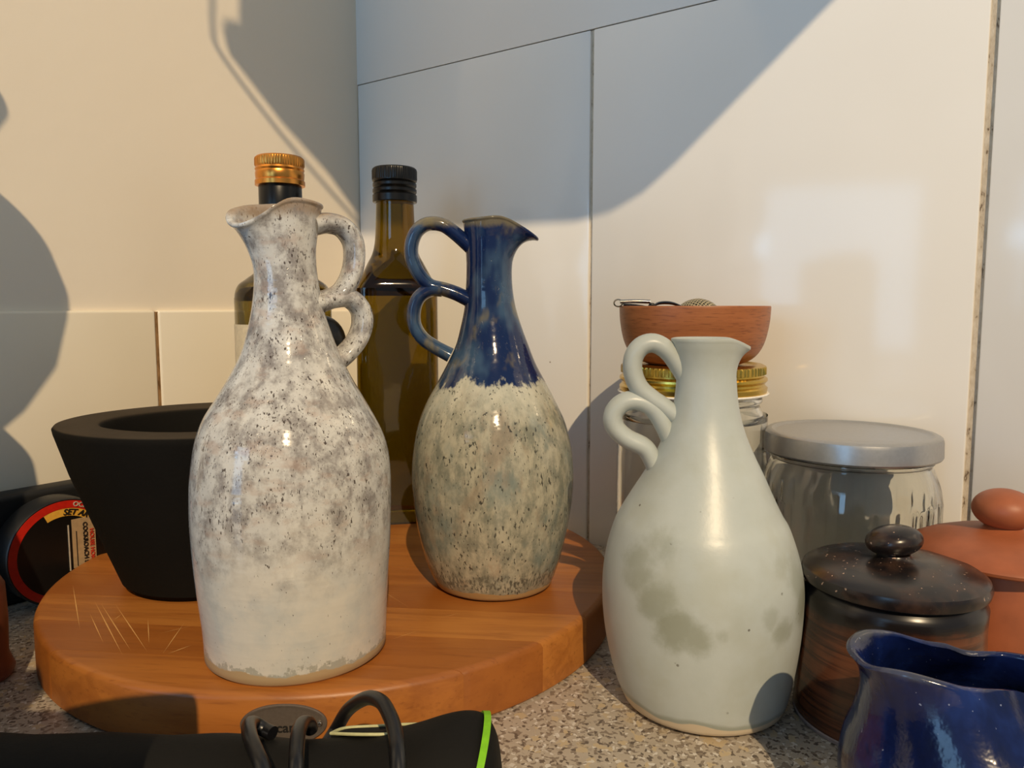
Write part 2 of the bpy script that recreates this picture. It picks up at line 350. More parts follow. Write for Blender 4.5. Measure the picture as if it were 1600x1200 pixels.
for (x0, y0, x1, y1, w) in [(114, 915, 125, 985, .00035), (140, 958, 162, 1006, .0003), (147, 938, 192, 1025, .0004), (157, 942, 205, 1018, .00035), (180, 944, 231, 1020, .00035), (231, 966, 233, 1006, .0003), (289, 972, 254, 1022, .0003), (262, 1022, 300, 1008, .0004), (178, 969, 190, 960, .0003), (560, 900, 640, 950, .0002), (610, 1000, 655, 985, .0002), (690, 965, 720, 958, .0002), (250, 990, 300, 978, .0002)]:
    p, q = [inv @ (ground(x, y, BZ)-Vector((BX, BY, 0))) for x, y in ((x0, y0), (x1, y1))]
    d = (q-p).normalized().cross(Vector((0, 0, 1)))*w*.8; u = Vector((0, 0, .00012))
    bm.faces.new([bm.verts.new(p+u), bm.verts.new((p+q)/2+d+u), bm.verts.new(q+u), bm.verts.new((p+q)/2-d+u)])
tag(link('knife_marks', finish(bm), M['mark'], brd), kind='stuff')
# oval badge screwed to the rim
bp = ground(437, 1148, .0135); ang = math.atan2(bp.x-BX, BY-bp.y)
def badge_pt(u, v, d):
    a = ang+u/BR; R = BR+d; p = Vector((BX+R*math.sin(a), BY-R*math.cos(a), .0140+v)); return inv @ (p-Vector((BX, BY, 0)))
rings = [[badge_pt(k*.0182*math.cos(t), k*.0092*math.sin(t), d) for t in (2*pi*i/48 for i in range(48))] for k, d in ((1, -.0005), (1, .0008), (.97, .0012), (.90, .0012), (.89, .0009), (.5, .0009), (.01, .0009))]
bdg = link('badge', ringmesh(rings), M['badge'], brd); tag(bdg, 'oval steel badge on the board edge')
for sx in (-1, 1):
    rr = [[badge_pt(sx*.0150+.0012*k*math.cos(t), .0012*k*math.sin(t), d) for t in (2*pi*i/16 for i in range(16))] for k, d in ((1, .0008), (1, .0014), (.7, .0019), (.05, .0020))]
    link('screw', ringmesh(rr), M['steel'], bdg)
me = text('can', .0060, .0001)
for v in me.vertices: v.co = badge_pt(v.co.x+.0012, v.co.y-.0012, .0010+v.co.z)
link('lettering', me, M['ink'], bdg)

# ------------------------------------------------------------ jugs
def find_axis(front, zc, xl, xr, y):
    g = ground(front[0], front[1], zc); az = (azim(xl, y)+azim(xr, y))/2; h = (azim(xr, y)-azim(xl, y))/2
    D = math.hypot(g.x, g.y)
    D = D/(1-math.sin(h)); return Vector((D*math.sin(az), D*math.cos(az), zc)), D*math.sin(h)
def profile(axis, rows):
    D = math.hypot(axis.x, axis.y); a0 = math.atan2(axis.x, axis.y); out = []
    for y, xl, xr in rows:
        al, ar = azim(xl, y), azim(xr, y); h = (ar-al)/2; off = D*math.sin((al+ar)/2-a0)
        z = CAMH+slope((xl+xr)/2, y)*D*math.cos(h)-axis.z
        out.append((D*math.sin(h), z, off*math.cos(a0), -off*math.sin(a0)))
    return out
def vessel(rows, th, mod, bead=.0, zfloor=.006, seg=128):
    out = spline(rows, len(rows)*4)
    top = out[-1]
    R = [(rows[0][0]-.0015, 0, rows[0][2], rows[0][3])]+[r for r in out if r[1] > .0012]
    R += [(top[0]+bead*a, top[1]+th*b, top[2], top[3]) for a, b in ((.7, .10), (1., .26), (.7, .44))]+[(top[0]-th*.35, top[1]+th*.56, top[2], top[3]), (top[0]-th*.72, top[1]+th*.46, top[2], top[3]), (top[0]-th*.95, top[1]+th*.2, top[2], top[3])]
    inner = [(max(r[0]-th, .002), r[1], r[2], r[3]) for r in out[::-1] if r[1] > zfloor]
    R += inner; R.append((.001, zfloor, 0, 0))
    return lathe(R, seg, mod, sharp=60)
def spout(ang, z0, z1, ext, droop, sig, pinch, lift=0., dang=0., dsig=None):
    def mod(t, k, r, z):
        a = (t-ang+pi) % (2*pi)-pi; u = min(max((z-z0)/(z1-z0), 0), 1.0); u2 = u**1.7
        w = math.exp(-abs(a/sig)**2.6); p = math.exp(-((abs(a)-2.1*sig)/(.9*sig))**2)
        b = (t-ang-dang+pi) % (2*pi)-pi; wd = math.exp(-abs(b/(dsig or sig))**2.2)
        return r+ext*w*u2-pinch*p*u2, z-droop*wd*u2*u+lift*p*u2*u
    return mod
def handle_path(axis, pts, psi, inset=0.):
    nrm = Vector((-math.sin(psi), math.cos(psi), 0)); out = []
    for px, py in pts:
        r = ray(px, py); t = nrm.dot(axis-O)/nrm.dot(r); out.append(O+r*t-axis)
    return out, nrm
def jug(name, label, mat, axis, rows, th, mod, psi, loops, w, t, bead=.0008, end=.10):
    j = thing(name, axis, label, 'jug')
    link('body', vessel(rows, th, mod, bead), mat, j)
    bm = bmesh.new()
    for pts in loops:
        P, nrm = handle_path(axis, pts, psi)
        me = tube(P, w, t, nrm, 24, 56, lambda u: 1.0+end*(2*u-1)**4)
        bm.from_mesh(me)
    me = bpy.data.meshes.new('m'); bm.to_mesh(me); bm.free()
    link('handle', me, mat, j)
    return j
# white jug
ax1, rb = find_axis((440, 1078), BZ, 319, 603, 1028)
rows = [(1036, 322, 602), (1015, 319, 603), (980, 316, 604), (950, 312, 605), (900, 304, 607), (850, 298, 610), (800, 294, 611), (750, 294, 611), (710, 298, 607), (680, 304, 598), (650, 316, 583), (620, 336, 566), (587, 357, 547), (553, 375, 531), (520, 385, 518), (487, 392, 507), (453, 396, 500), (420, 396, 495), (390, 393, 494), (362, 390, 497), (340, 390, 500), (326, 391, 503)]
P1 = profile(ax1, rows); z1 = P1[-1][1]
sp1 = math.radians(180+32)
jug('white_jug', 'tall white jug with grey-brown speckles and wide spout, nearest on the board', M['glaze_white'], ax1, P1, .0042,
    spout(sp1, z1-.030, z1, .0100, .0105, .80, .0012, .0014, math.radians(18), .62), math.radians(28),
    [[(488, 352), (512, 349), (535, 356), (551, 378), (553, 408), (546, 436), (531, 458), (508, 469), (488, 474)],
     [(500, 472), (522, 466), (545, 466), (562, 482), (566, 505), (558, 530), (540, 552), (522, 566)]], .0092, .0047)
# blue and grey jug
ax2, rb = find_axis((770, 942), BZ, 688, 860, 915)
rows = [(920, 690, 858), (905, 682, 862), (890, 673, 868), (860, 662, 878), (820, 652, 887), (780, 646, 894), (740, 643, 896), (700, 646, 893), (660, 654, 883), (627, 667, 868), (600, 682, 854), (570, 698, 838), (540, 712, 826), (510, 720, 815), (480, 726, 806), (450, 728, 801), (420, 729, 800), (395, 728, 803), (375, 727, 806), (360, 725, 810), (349, 724, 813)]
P2 = profile(ax2, rows); z2 = P2[-1][1]
jug('blue_necked_jug', 'glossy jug with dark blue neck and handle over mottled grey belly', M['glaze_blue'], ax2, P2, .0036,
    spout(math.radians(-4), z2-.022, z2, .0098, .0100, .60, .0008, .001), math.radians(180+2),
    [[(752, 404), (733, 384), (708, 362), (690, 351), (668, 350), (651, 362), (643, 384), (645, 408), (656, 430), (672, 446), (694, 452), (714, 459), (736, 470)],
     [(690, 452), (672, 453), (655, 464), (647, 484), (648, 508), (660, 528), (678, 541), (704, 555)]], .0068, .0040)
# celadon jug
ax3, rb = find_axis((1105, 1150), 0, 980, 1206, 1112)
rows = [(1118, 984, 1203), (1103, 979, 1216), (1085, 973, 1228), (1060, 962, 1237), (1020, 951, 1246), (980, 944, 1253), (940, 941, 1257), (900, 942, 1258), (860, 948, 1250), (820, 960, 1236), (800, 970, 1224), (770, 988, 1209), (740, 1007, 1195), (710, 1024, 1180), (680, 1037, 1167), (650, 1048, 1158), (620, 1054, 1153), (590, 1057, 1151), (572, 1057, 1151), (555, 1054, 1153), (543, 1051, 1156), (534, 1049, 1158)]
P3 = profile(ax3, rows); z3 = P3[-1][1]
cj = jug('celadon_jug', 'matte pale grey-green jug with looped handle standing on the worktop', M['celadon'], ax3, P3, .0034,
    spout(math.radians(-12), z3-.016, z3, .0042, .0036, .45, .0, .0), math.radians(180-3),
    [[(1092, 636), (1076, 600), (1054, 562), (1038, 544), (1020, 536), (1002, 541), (990, 558), (989, 582), (999, 606), (1018, 623), (1040, 638), (1064, 660), (1080, 690)],
     [(1072, 742), (1054, 704), (1038, 666), (1020, 638), (996, 626), (974, 629), (959, 645), (960, 666), (978, 684), (1004, 697), (1016, 712), (1030, 745), (1046, 772)]], .0062, .0046, .0002, -.22)

# ------------------------------------------------------------ bottles
def knurl(bands, amp, cnt):
    def mod(t, k, r, z):
        for a, b in bands:
            if a <= z <= b: return r+amp*(1 if math.cos(cnt*t) > 0 else -1), z
        return r, z
    return mod
def squarish(zs, ze, rot, nexp=5.):
    def mod(t, k, r, z):
        u = min(max((zs-z)/(zs-ze), 0), 1); u = u*u*(3-2*u); e = 2+(nexp-2)*u; a = t-rot
        q = (abs(math.cos(a))**e+abs(math.sin(a))**e)**(-1/e); return r*q, z
    return mod
def dist_z(y, px, D): return CAMH+slope(px, y)*D
# olive oil bottle
OX, OY = -.0895, .600; OD = math.hypot(OX, OY); zb = lambda y: dist_z(y, 620, OD)-BZ
ob = thing('oil_bottle', (OX, OY, BZ), 'square green-glass oil bottle with black screw cap, left of blue-necked jug', 'bottle')
px2m = OD/1205*1.0
rows = [(.024, .0), (.0285, .0012), (.0305, .004), (.0305, zb(480)), (.0302, zb(462)), (.0288, zb(446)), (.0255, zb(430)), (.0215, zb(412)), (.0180, zb(398)), (.0158, zb(380)), (.0148, zb(350)), (.0142, zb(312)), (.0142, zb(300))]
link('glass_body', lathe([(.001, .003)]+spline(rows, 70), 96, squarish(zb(404), zb(455), math.radians(10), 7.)), M['olive_glass'], ob)
zt = zb(263)
rows = [(.0164, zb(317)), (.0168, zb(316)), (.0168, zb(306)), (.0158, zb(304)), (.0167, zb(301)), (.0167, zb(297)), (.0157, zb(295)), (.0166, zb(292)), (.0166, zb(288)), (.0157, zb(286)), (.0168, zb(284)), (.0168, zb(283)), (.0169, zb(281)), (.0169, zb(268)), (.0166, zb(265)), (.0155, zt)]
link('cap', lathe(rows, 240, knurl([(zb(281.5), zb(267.5))], .00018, 60), sharp=30), M['black_plastic'], ob)
# gold capped bottle
GX, GY = -.1685, .572; GD = math.hypot(GX, GY); zg = lambda y: dist_z(y, 442, GD)-BZ
gb = thing('wine_bottle', (GX, GY, BZ), 'dark green bottle with gold screw cap, behind the white jug', 'bottle')
rows = [(.026, .0), (.033, .002), (.0345, .006), (.0345, zg(500)), (.0343, zg(470)), (.0335, zg(456)), (.0310, zg(445)), (.0255, zg(436)), (.0190, zg(424)), (.0160, zg(405)), (.0150, zg(380)), (.0146, zg(330)), (.0146, zg(292))]
link('glass_body', lathe([(.001, .004)]+spline(rows, 70), 80), M['dark_glass'], gb)
link('neck_sleeve', lathe([(.0150, zg(372)), (.01525, zg(371)), (.01525, zg(289)), (.0148, zg(287))], 64), M['black_foil'], gb)
rows = [(.0160, zg(292)), (.0176, zg(291)), (.0176, zg(284)), (.0168, zg(282)), (.0171, zg(279)), (.0173, zg(272)), (.0168, zg(269)), (.0174, zg(266)), (.0168, zg(263)), (.0173, zg(260)), (.0173, zg(251)), (.0172, zg(248.5)), (.0160, zg(246)), (.0150, zg(245.5))]
link('cap', lathe(rows, 240, knurl([(zg(260.5), zg(250))], .00022, 56), sharp=30), M['gold_cap'], gb)
a0 = math.atan2(-1, -.4)
rr = [[(.0349*math.cos(a0+u), .0349*math.sin(a0+u), z) for u in [(-1.15+2.3*i/24) for i in range(25)]] for z in (.05, zg(506))]
rr2 = [[(.0346*math.cos(a0+u), .0346*math.sin(a0+u), z) for u in [(-1.15+2.3*i/24) for i in range(25)]] for z in (zg(506), .05)]
link('label_paper', ringmesh(rr+rr2+[rr[0]], False, False, False), M['label'], gb)
# dark round-headed mill glimpsed between jug and bottle
dm = thing('pepper_mill', (-.1335, .533, BZ), 'dark round-topped mill glimpsed behind the handle of the white jug', 'pepper mill')
zd = dist_z(491, 515, .549)-BZ
link('mill_body', lathe([(.020, 0), (.0205, .003), (.019, .03), (.0165, .06), (.0155, zd-.042), (.0165, zd-.038)], 48), M['black_plastic'], dm)
link('mill_head', lathe([(.012, zd-.038)]+[(.0185*math.cos(a), zd-.0185+.0185*math.sin(a)) for a in [(-1.1+2.6*i/14) for i in range(15)]], 48), M['black_plastic'], dm)

# ------------------------------------------------------------ mortar
MX, MY = -.1860, .458; MD = math.hypot(MX, MY)
mt = thing('mortar', (MX, MY, BZ), 'wide black stone mortar behind the white jug', 'mortar')
zr = CAMH+slope(92, 665)*MD-BZ
zm = lambda y: CAMH+slope(110, y)*MD*.985-BZ
rows = [(.0400, 0), (.0430, .0008), (.0458, .0045), (.0475, zm(925)), (.0588, zm(837)), (.0704, zm(742)), (.0768, zr-.004), (.0772, zr-.0015), (.0760, zr), (.0745, zr+.0004), (.0560, zr), (.0540, zr-.001), (.0525, zr-.004), (.0490, zr-.022), (.0420, .034), (.0250, .022), (.001, .019)]
wob = lambda t, k, r, z: (r*(1+.006*math.sin(3*t+z*30)), z+.0005*math.sin(2*t))if k > 1 else (r, z)
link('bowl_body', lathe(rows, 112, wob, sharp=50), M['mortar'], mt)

# ------------------------------------------------------------ jar with brass lid, wooden bowl on top
JX, JY = .1135, .484; JD = math.hypot(JX, JY); zj = lambda y, r=0.: CAMH+slope(1082, y)*(JD-r)
mj = thing('preserving_jar', (JX, JY, 0), 'clear glass preserving jar with brass screw lid, hidden behind the celadon jug', 'jar')
R = .0462; zl = zj(612)
rows = [(.034, .0), (.044, .002), (R, .007), (R, zj(668)), (.0455, zj(652)), (.0425, zj(637)), (.0410, zj(628)), (.0425, zj(624)), (.0425, zj(618)), (.0405, zj(614)), (.0405, zj(604))]
inn = [(r-.0028, max(z, .005)) for r, z in rows[2:]][::-1]
link('glass_body', lathe(spline(rows, 48)+[(.0390, zj(600))]+spline(inn, 40)+[(.034, .0045), (.001, .006)], 96, sharp=60), M['glass'], mj)
lr = .0450
lid = link('screw_lid', lathe([(.0405, zl+.0008), (lr, zl+.0010), (lr+.0004, zl+.004), (lr-.0012, zl+.0055), (lr-.0012, zl+.0068), (lr+.0004, zl+.0085), (lr+.0002, zl+.0098), (lr-.0016, zl+.0112), (lr-.0016, zl+.0122), (lr-.0008, zl+.0124), (lr-.0008, zl+.0162), (lr-.0010, zl+.0172), (lr-.003, zl+.0182), (lr-.006, zl+.0184), (lr-.007, zl+.0174), (.001, zl+.0174)], 336, knurl([(zl+.0123, zl+.0163)], .0004, 84), sharp=30), M['gold_lid'], mj)
tag(lid, 'brass-coloured ribbed screw lid')
link('lid_edge', lathe([(.0405, zl-.0003), (lr+.0011, zl-.0002), (lr+.0014, zl+.0004), (lr+.0010, zl+.0010), (.0405, zl+.0010)], 96), M['white_enamel'], lid)
bz0 = zl+.0176
wb = thing('wooden_bowl', (JX, JY, bz0), 'small brown wooden bowl standing on the brass jar lid', 'bowl')
bt = zj(478)-bz0; br = .0460
rows = [(.0265, 0), (.0290, .0006), (.0350, bt*.09), (.0398, bt*.22), (.0432, bt*.42), (.0454, bt*.72), (br, bt-.0008), (br-.0003, bt-.0001), (br-.0033, bt), (br-.0038, bt-.0008), (.0415, bt*.72), (.0385, bt*.42), (.033, bt*.25), (.001, .006)]
link('bowl_body', lathe(spline(rows[:7], 34)+rows[7:], 96, sharp=50), M['bowl'], wb)
zrim = bz0+bt
# things in the bowl
inf = thing('tea_infuser', (JX+.0055, JY+.012, zrim-.012), 'round woven-wire tea infuser lying in the wooden bowl', 'tea infuser')
link('mesh_ball', lathe([(max(.0005, .0168*math.cos(a)), .0168*math.sin(a)) for a in [(-pi/2+pi*i/24) for i in range(25)]], 64), M['mesh'], inf)
link('rim_band', lathe([(.0170, -.0015), (.0176, -.0012), (.0176, .0012), (.0170, .0015)], 64, cap0=False, cap1=False), M['steel'], inf)
clip_p = at(992, 476, JY-.004)
cl = thing('steel_clip', (clip_p.x, clip_p.y, zrim-.0012), 'folded steel clip lying across the left rim of the wooden bowl', 'clip', math.radians(-4))
rings = []
L = .0092
for i in range(13):
    a = -pi/2+pi*i/12*1.0; rings.append([(x, .0035*math.cos(a)*.6, .0014+.0022*math.sin(a)+.0010) for x in (-L, L)])
bm = bmesh.new(); me = tube([(-L, 0, .0038), (0, 0, .0041), (L, 0, .0038)], .0030, .0013, (0, 1, 0), 16, 12); bm.from_mesh(me)
me = bpy.data.meshes.new('m'); bm.to_mesh(me); bm.free(); link('upper_jaw', me, M['steel'], cl)
link('lower_jaw', tube([(-L+.002, 0, .0017), (0, 0, .0014), (L-.002, 0, .0002), (L, 0, -.002)], .0030, .0009, (0, 1, 0), 16, 14), M['dark_steel'], cl)
link('hinge_loop', tube([(-L-.0001+.0026*math.cos(a)-.0010, -.0005, .0030+.0022*math.sin(a)) for a in [2*pi*i/12 for i in range(13)]], .0016, .0005, (0, 1, 0), 10, 30), M['steel'], cl)
kp = at(1046, 476, JY-.006)
kn = thing('small_blade', (kp.x, kp.y, zrim+.0003), 'dark leaf-shaped steel blade lying in the bowl beside the tea infuser', 'blade')
link('blade', tube([(-.0105, 0, -.0010), (-.006, .001, .0014), (.002, .002, .0013), (.011, .003, -.002)], .0040, .0011, (0, 1, 0), 16, 20, lambda u: .35+.65*math.sin(pi*min(max(u, .05), .97))), M['dark_steel'], kn)
link('tang', tube([(-.0125, 0, -.0022), (-.0115, 0, .0003), (-.0095, 0, .0002)], .0012, .0012, (0, 1, 0), 10, 12), M['black_plastic'], kn)

# ------------------------------------------------------------ big jar with silver lid
KX, KY = .2000, .4510; KD = math.hypot(KX, KY); zk = lambda y: CAMH+slope(1330, y)*KD
kj = thing('storage_jar', (KX, KY, 0), 'big round clear glass jar with flat silver lid, right of the celadon jug', 'jar')
R = .0502; zt = zk(700)
rows = [(.040, .0), (.0445, .0012), (.0470, .005), (.0476, .012), (.0490, .020), (R, .030), (R, zt-.034), (.0498, zt-.026), (.0482, zt-.018), (.0455, zt-.011), (.0440, zt-.0075), (.0440, zt-.006), (.0452, zt-.005), (.0452, zt-.0035), (.0440, zt-.0025), (.0440, zt+.004)]
zf0, zf1 = zt-.046, zt-.026
def flutes(t, k, r, z):
    u = math.sin(pi*min(max((z-zf0)/(zf1-zf0), 0), 1)); return r-.0011*u*max(0, math.cos(26*t))**2, z
inn = [(r-.003, max(z, .006)) for r, z in rows[2:]][::-1]
link('glass_body', lathe(spline(rows, 76)+spline(inn, 60)+[(.034, .006), (.001, .009)], 208, flutes, sharp=60), M['glass'], kj)
lr = .0490
link('lid', lathe([(.0445, zt-.0020), (lr-.0004, zt-.0022), (lr+.0002, zt-.0012), (lr, zt+.007), (lr-.0006, zt+.0092), (lr-.0025, zt+.0103), (lr-.0050, zt+.0104), (lr-.0065, zt+.0094), (lr-.0080, zt+.0090), (.02, zt+.0092), (.001, zt+.0092)], 120, sharp=30), M['silver'], kj)

# ------------------------------------------------------------ lidded pots and blue creamer
QX, QY = .1745, .3430; QD = math.hypot(QX, QY); zq = lambda y, d=0.: CAMH+slope(1415, y)*(QD+d)
qp = thing('brown_pot', (QX, QY, 0), 'squat dark brown lidded pot with glossy black lid, behind the blue creamer', 'pot')
ztop = .0640
rows = [(.0385, 0), (.0402, .0008), (.0408, .0035), (.0402, .012), (.0390, .030), (.0382, .048), (.0384, ztop-.009), (.0386, ztop-.005), (.0372, ztop-.002), (.0355, ztop), (.0340, ztop-.001), (.0335, ztop-.006), (.0345, .03), (.034, .008), (.001, .006)]
link('body', lathe(rows, 80, lambda t, k, r, z: (r*(1+.006*math.sin(2*t+1)), z)), M['brown_pot'], qp)
link('foot_ring', lathe([(.0388, -.0), (.0404, .0002), (.0410, .0018), (.0398, .0032)], 80, lambda t, k, r, z: (r*(1+.006*math.sin(2*t+1)), z)), M['pot_foot'], qp)
ql = link('lid', lathe([(.033, ztop+.0004), (.0375, ztop+.0004), (.0392, ztop+.0014), (.0398, ztop+.0040), (.0390, ztop+.0066), (.0365, ztop+.0082), (.028, ztop+.0098), (.016, ztop+.0114), (.0095, ztop+.0122), (.0072, ztop+.0136), (.0068, ztop+.0145)], 80, lambda t, k, r, z: (r*(1+.008*math.sin(2*t)), z)), M['brown_lid'], qp)
kz = ztop+.0200
kb = link('knob', lathe([(.0062, kz-.0064)]+[(max(.0005, .0124*math.cos(a)), kz+.0072*math.sin(a)) for a in [(-1.1+(1.1+pi/2)*i/14) for i in range(15)]], 48, lambda t, k, r, z: (r*(1+.06*math.sin(2*t+.5)), z+r*.10*math.sin(t+2.4))), M['brown_lid'], ql)
kb.location = (.0005, .0015, 0)
TX, TY = .2425, .3720; TD = math.hypot(TX, TY); zT = lambda y: CAMH+slope(1583, y)*TD
tp = thing('terracotta_pot', (TX, TY, 0), 'orange terracotta pot with round-knobbed lid at the right edge', 'pot')
tl = zT(862)
link('body', lathe([(.028, 0), (.031, .001), (.0325, .012), (.0335, .035), (.0325, tl-.012), (.0315, tl-.003), (.029, tl-.003), (.029, .008), (.001, .006)], 80), M['terracotta'], tp)
tlid = link('lid', lathe([(.0285, tl-.0045), (.0295, tl-.0028), (.0400, tl-.0028), (.0418, tl-.0018), (.0422, tl-.0004), (.0412, tl+.0010), (.034, tl+.0046), (.024, tl+.0082), (.015, tl+.0103), (.0095, tl+.0113), (.0078, tl+.0128)], 80), M['terracotta'], tp)
tk = zT(797)
link('knob', lathe([(.0072, tl+.0105), (.0075, tk-.0082)]+[(max(.0005, .0142*math.cos(a)), tk+.0100*math.sin(a)) for a in [(-.95+(.95+pi/2)*i/16) for i in range(17)]], 56), M['terracotta'], tlid)
# creamer
CX, CY = .1580, .2530
cr = thing('blue_creamer', (CX, CY, 0), 'glossy cobalt blue creamer with pinched lip in the right foreground', 'creamer')
def cring(a, b, z, cx=0., sp=0., dz=0., dip=0., seg=96, inner=0.):
    out = []
    for i in range(seg):
        t = 2*pi*i/seg; c, s = math.cos(t), math.sin(t)
        w = math.exp(-(((t-pi+pi) % (2*pi)-pi)/.62)**2)
        bb = b*(1-.30*sp*max(0, .45-abs(c-.15))/.45)
        if c < 0: e = 1-.38*sp; c2, s2 = -abs(c)**e, math.copysign(abs(s)**e, s)
        else: c2, s2 = c, s
        x = cx+(a-inner)*c2-.0050*sp*w; y = (bb-inner)*s2
        z2 = z+dz*.5*(1-c)-dip*math.exp(-((c-.35)/.55)**2)+.0*w-.0035*sp*w*w
        out.append((x, y, z2))
    return out
prof = [(.030, .030, 0), (.034, .034, .001), (.0395, .0395, .012), (.0415, .0415, .024), (.0405, .0400, .036), (.0375, .0350, .046), (.0352, .0290, .054), (.0345, .0245, .061), (.0362, .0225, .066)]
rings = [cring(a, b, z, 0, max(0, (z-.044)/.022)**2, .008*max(0, (z-.044)/.022), .004*max(0, (z-.044)/.022)) for a, b, z in spline(prof, 40)]
a, b, z = prof[-1]
rings += [cring(a-.0008, b-.0008, z+.0010, 0, 1, .008, .004), cring(a-.0022, b-.0022, z+.0009, 0, 1, .008, .004)]
rings += [cring(a, b, z, 0, max(0, (z-.044)/.022)**2, .008*max(0, (z-.044)/.022), .004*max(0, (z-.044)/.022), inner=.003) for a, b, z in spline(prof, 40)[::-1] if z > .006]
rings += [[(p[0]*.03, p[1]*.03, .006) for p in rings[-1]]]
link('body', ringmesh(rings, sharp=60), M['cobalt'], cr)

# ------------------------------------------------------------ foreground: black pouch, cords
PY, PR = .252, .0205
pc = thing('black_pouch', (0, PY, 0), 'long black soft pouch with lime green band along the bottom edge', 'pouch')
xe = at(786, 1170, PY-.004).x
xs = [xe-.27, xe-.24, xe-.2, xe-.12, xe-.085, xe-.06, xe-.04, xe-.022, xe-.012, xe-.006, xe-.002, xe]
rs = [.0185, .0200, PR, PR, PR-.0004, PR-.0008, .0215, .0238, .0243, .0232, .0195, .0120]
rings = []
for x, r in spline(list(zip(xs, rs)), 70):
    rings.append([(x, r*1.05*math.cos(t), max(r*(1+math.sin(t)), .0)+(.0006*math.sin(x*140+3*t))*(math.sin(t) > 0)) for t in (2*pi*i/48 for i in range(48))])
link('case', ringmesh(rings, sharp=60), M['neoprene'], pc)
def oblique(x0, lean, w, r, th):
    rr = []
    for dx, e in ((0, .0), (0, th), (w, th), (w, 0), (0, 0)):
        rr.append([(x0+dx+lean*math.sin(t), (r+e)*1.05*math.cos(t), r+(r+e)*math.sin(t)) for t in (2*pi*i/64 for i in range(64))])
    return ringmesh(rr, True, False, False)
xb = at(727, 1165, PY).x
tag(link('band', oblique(xb-.001, .0075, .0024, .0240, .0009), M['lime'], pc), 'lime green band')
# slit opening with piping
def px_rel(p, y): return at(p[0], p[1], y)-Vector((0, PY, 0))
front = [px_rel(p, y) for p, y in (((517, 1146), .262), ((560, 1147.5), .256), ((610, 1147), .256), ((648, 1143), .258), ((668, 1136), .264))]
back = [px_rel(p, y) for p, y in (((668, 1136), .264), ((650, 1131.5), .270), ((590, 1134.5), .272), ((540, 1137.5), .270), ((517, 1146), .262))]
link('opening_trim', tube(front+back[1:], .0006, .0006, None, 8, 80), M['piping'], pc)
fr, bk = spline(front, 24), spline(back[::-1], 24)
low = [Vector(((a[0]+b[0])/2, (a[1]+b[1])/2, (a[2]+b[2])/2-.004)) for a, b in zip(fr, bk)]
link('opening_lining', ringmesh([fr, [tuple(v) for v in low], bk], False, False, False), M['inner_black'], pc)
def cord(name, label, pts, r=.0025, taper=None):
    me = tube([at(x, y, d) for x, y, d in pts], r, r, None, 18, 60, taper); o = link(name, me, M['cord'])
    return tag(o, label, 'cable', None)
cord('power_cable', 'thick black cord arching in a loop over the pouch', [(512, 1160, .272), (526, 1138, .276), (544, 1109, .272), (572, 1091, .262), (595, 1096, .252), (609, 1118, .243), (617, 1142, .236), (621, 1172, .228), (623, 1215, .222), (622, 1290, .214)])
cord('power_cable', 'knotted black cord end in front of the oval badge', [(426, 1146, .258), (412, 1139, .260), (396, 1130, .259), (389, 1134, .252), (391, 1152, .241), (400, 1175, .233), (412, 1205, .226), (425, 1260, .219)])
cord('power_cable', 'short black cord bent over the pouch, right of the badge lettering', [(486, 1140, .262), (482, 1130, .260), (472, 1131, .254), (466, 1146, .244), (464, 1170, .235), (463, 1200, .228), (462, 1270, .220)])

# ------------------------------------------------------------ left edge: black case, printed tin, clay pot, added gourd blocker
def wl_pt(s, d, z): return CORNER+Vector((math.cos(A1), math.sin(A1), 0))*s+NL*d+Vector((0, 0, z))
sA = s_of(130, 742, NL, A1)[0]; zc = s_of(105, 743, NL, A1)[1]
bc = thing('black_case', wl_pt(sA, .0060, 0), 'flat matt black case standing against the left wall behind the printed tin', 'case', A1)
link('case_body', box(-.16, .045, -.020, 0, 0, zc-.001, .004, 3), M['case'], bc)
sT = s_of(96, 870, NL, A1)[0]
tr = .0345
tn = thing('printed_tin', wl_pt(sT-.020, .0420, 0), 'round dark tin on edge with red and yellow printed rim, at far left', 'tin', A1)
# tin axis runs along local Y, face towards -Y, standing on its rim
def disc(rows, seg=72):
    return ringmesh([[(r*math.cos(t), y, tr+r*math.sin(t)) for t in (2*pi*i/seg for i in range(seg))] for r, y in rows], True, True, True, 40)
def annulus(r0, r1, y, a0, a1, m=48):
    out = []
    for r, yy in ((r0, y+.0003), (r0, y), (r1, y), (r1, y+.0003)):
        out.append([(r*math.cos(a0+(a1-a0)*i/m), yy, tr+r*math.sin(a0+(a1-a0)*i/m)) for i in range(m+1)])
    return ringmesh(out, False, False, False)
link('tin_body', disc([(tr-.001, .010), (tr, .009), (tr, -.009), (tr-.0008, -.010), (.001, -.010)]), M['tin_black'], tn)
link('red_ring', annulus(tr-.0062, tr-.0014, -.0103, 0, 2*pi, 96), M['tin_red'], tn)
link('yellow_ring', annulus(tr-.0112, tr-.0064, -.0103, .2, 2.0), M['tin_yellow'], tn)
link('printed_panel', box(.0045, .0190, -.0104, -.0100, tr-.012, tr+.0200), M['tin_beige'], tn)
def lettering(s, size, x, z, mat, ang=0., arc=None, shear=0.):
    me = text(s, size)
    for v in me.vertices:
        u, w = v.co.x+shear*v.co.y, v.co.y
        if arc:
            a = arc[0]-u/arc[1]; r = arc[1]+w; v.co = (r*math.cos(a), -.0107-v.co.z, tr+r*math.sin(a))
        else:
            uu = u*math.cos(ang)-w*math.sin(ang); ww = u*math.sin(ang)+w*math.cos(ang); v.co = (x+uu, -.0108-v.co.z, z+ww)
    link('lettering', me, mat, tn)
lettering('OCF', .0042, 0, 0, M['white_ink'], arc=(1.24, tr-.0038))
lettering('SET AR', .0052, 0, 0, M['ink'], arc=(1.26, tr-.0088), shear=.25)
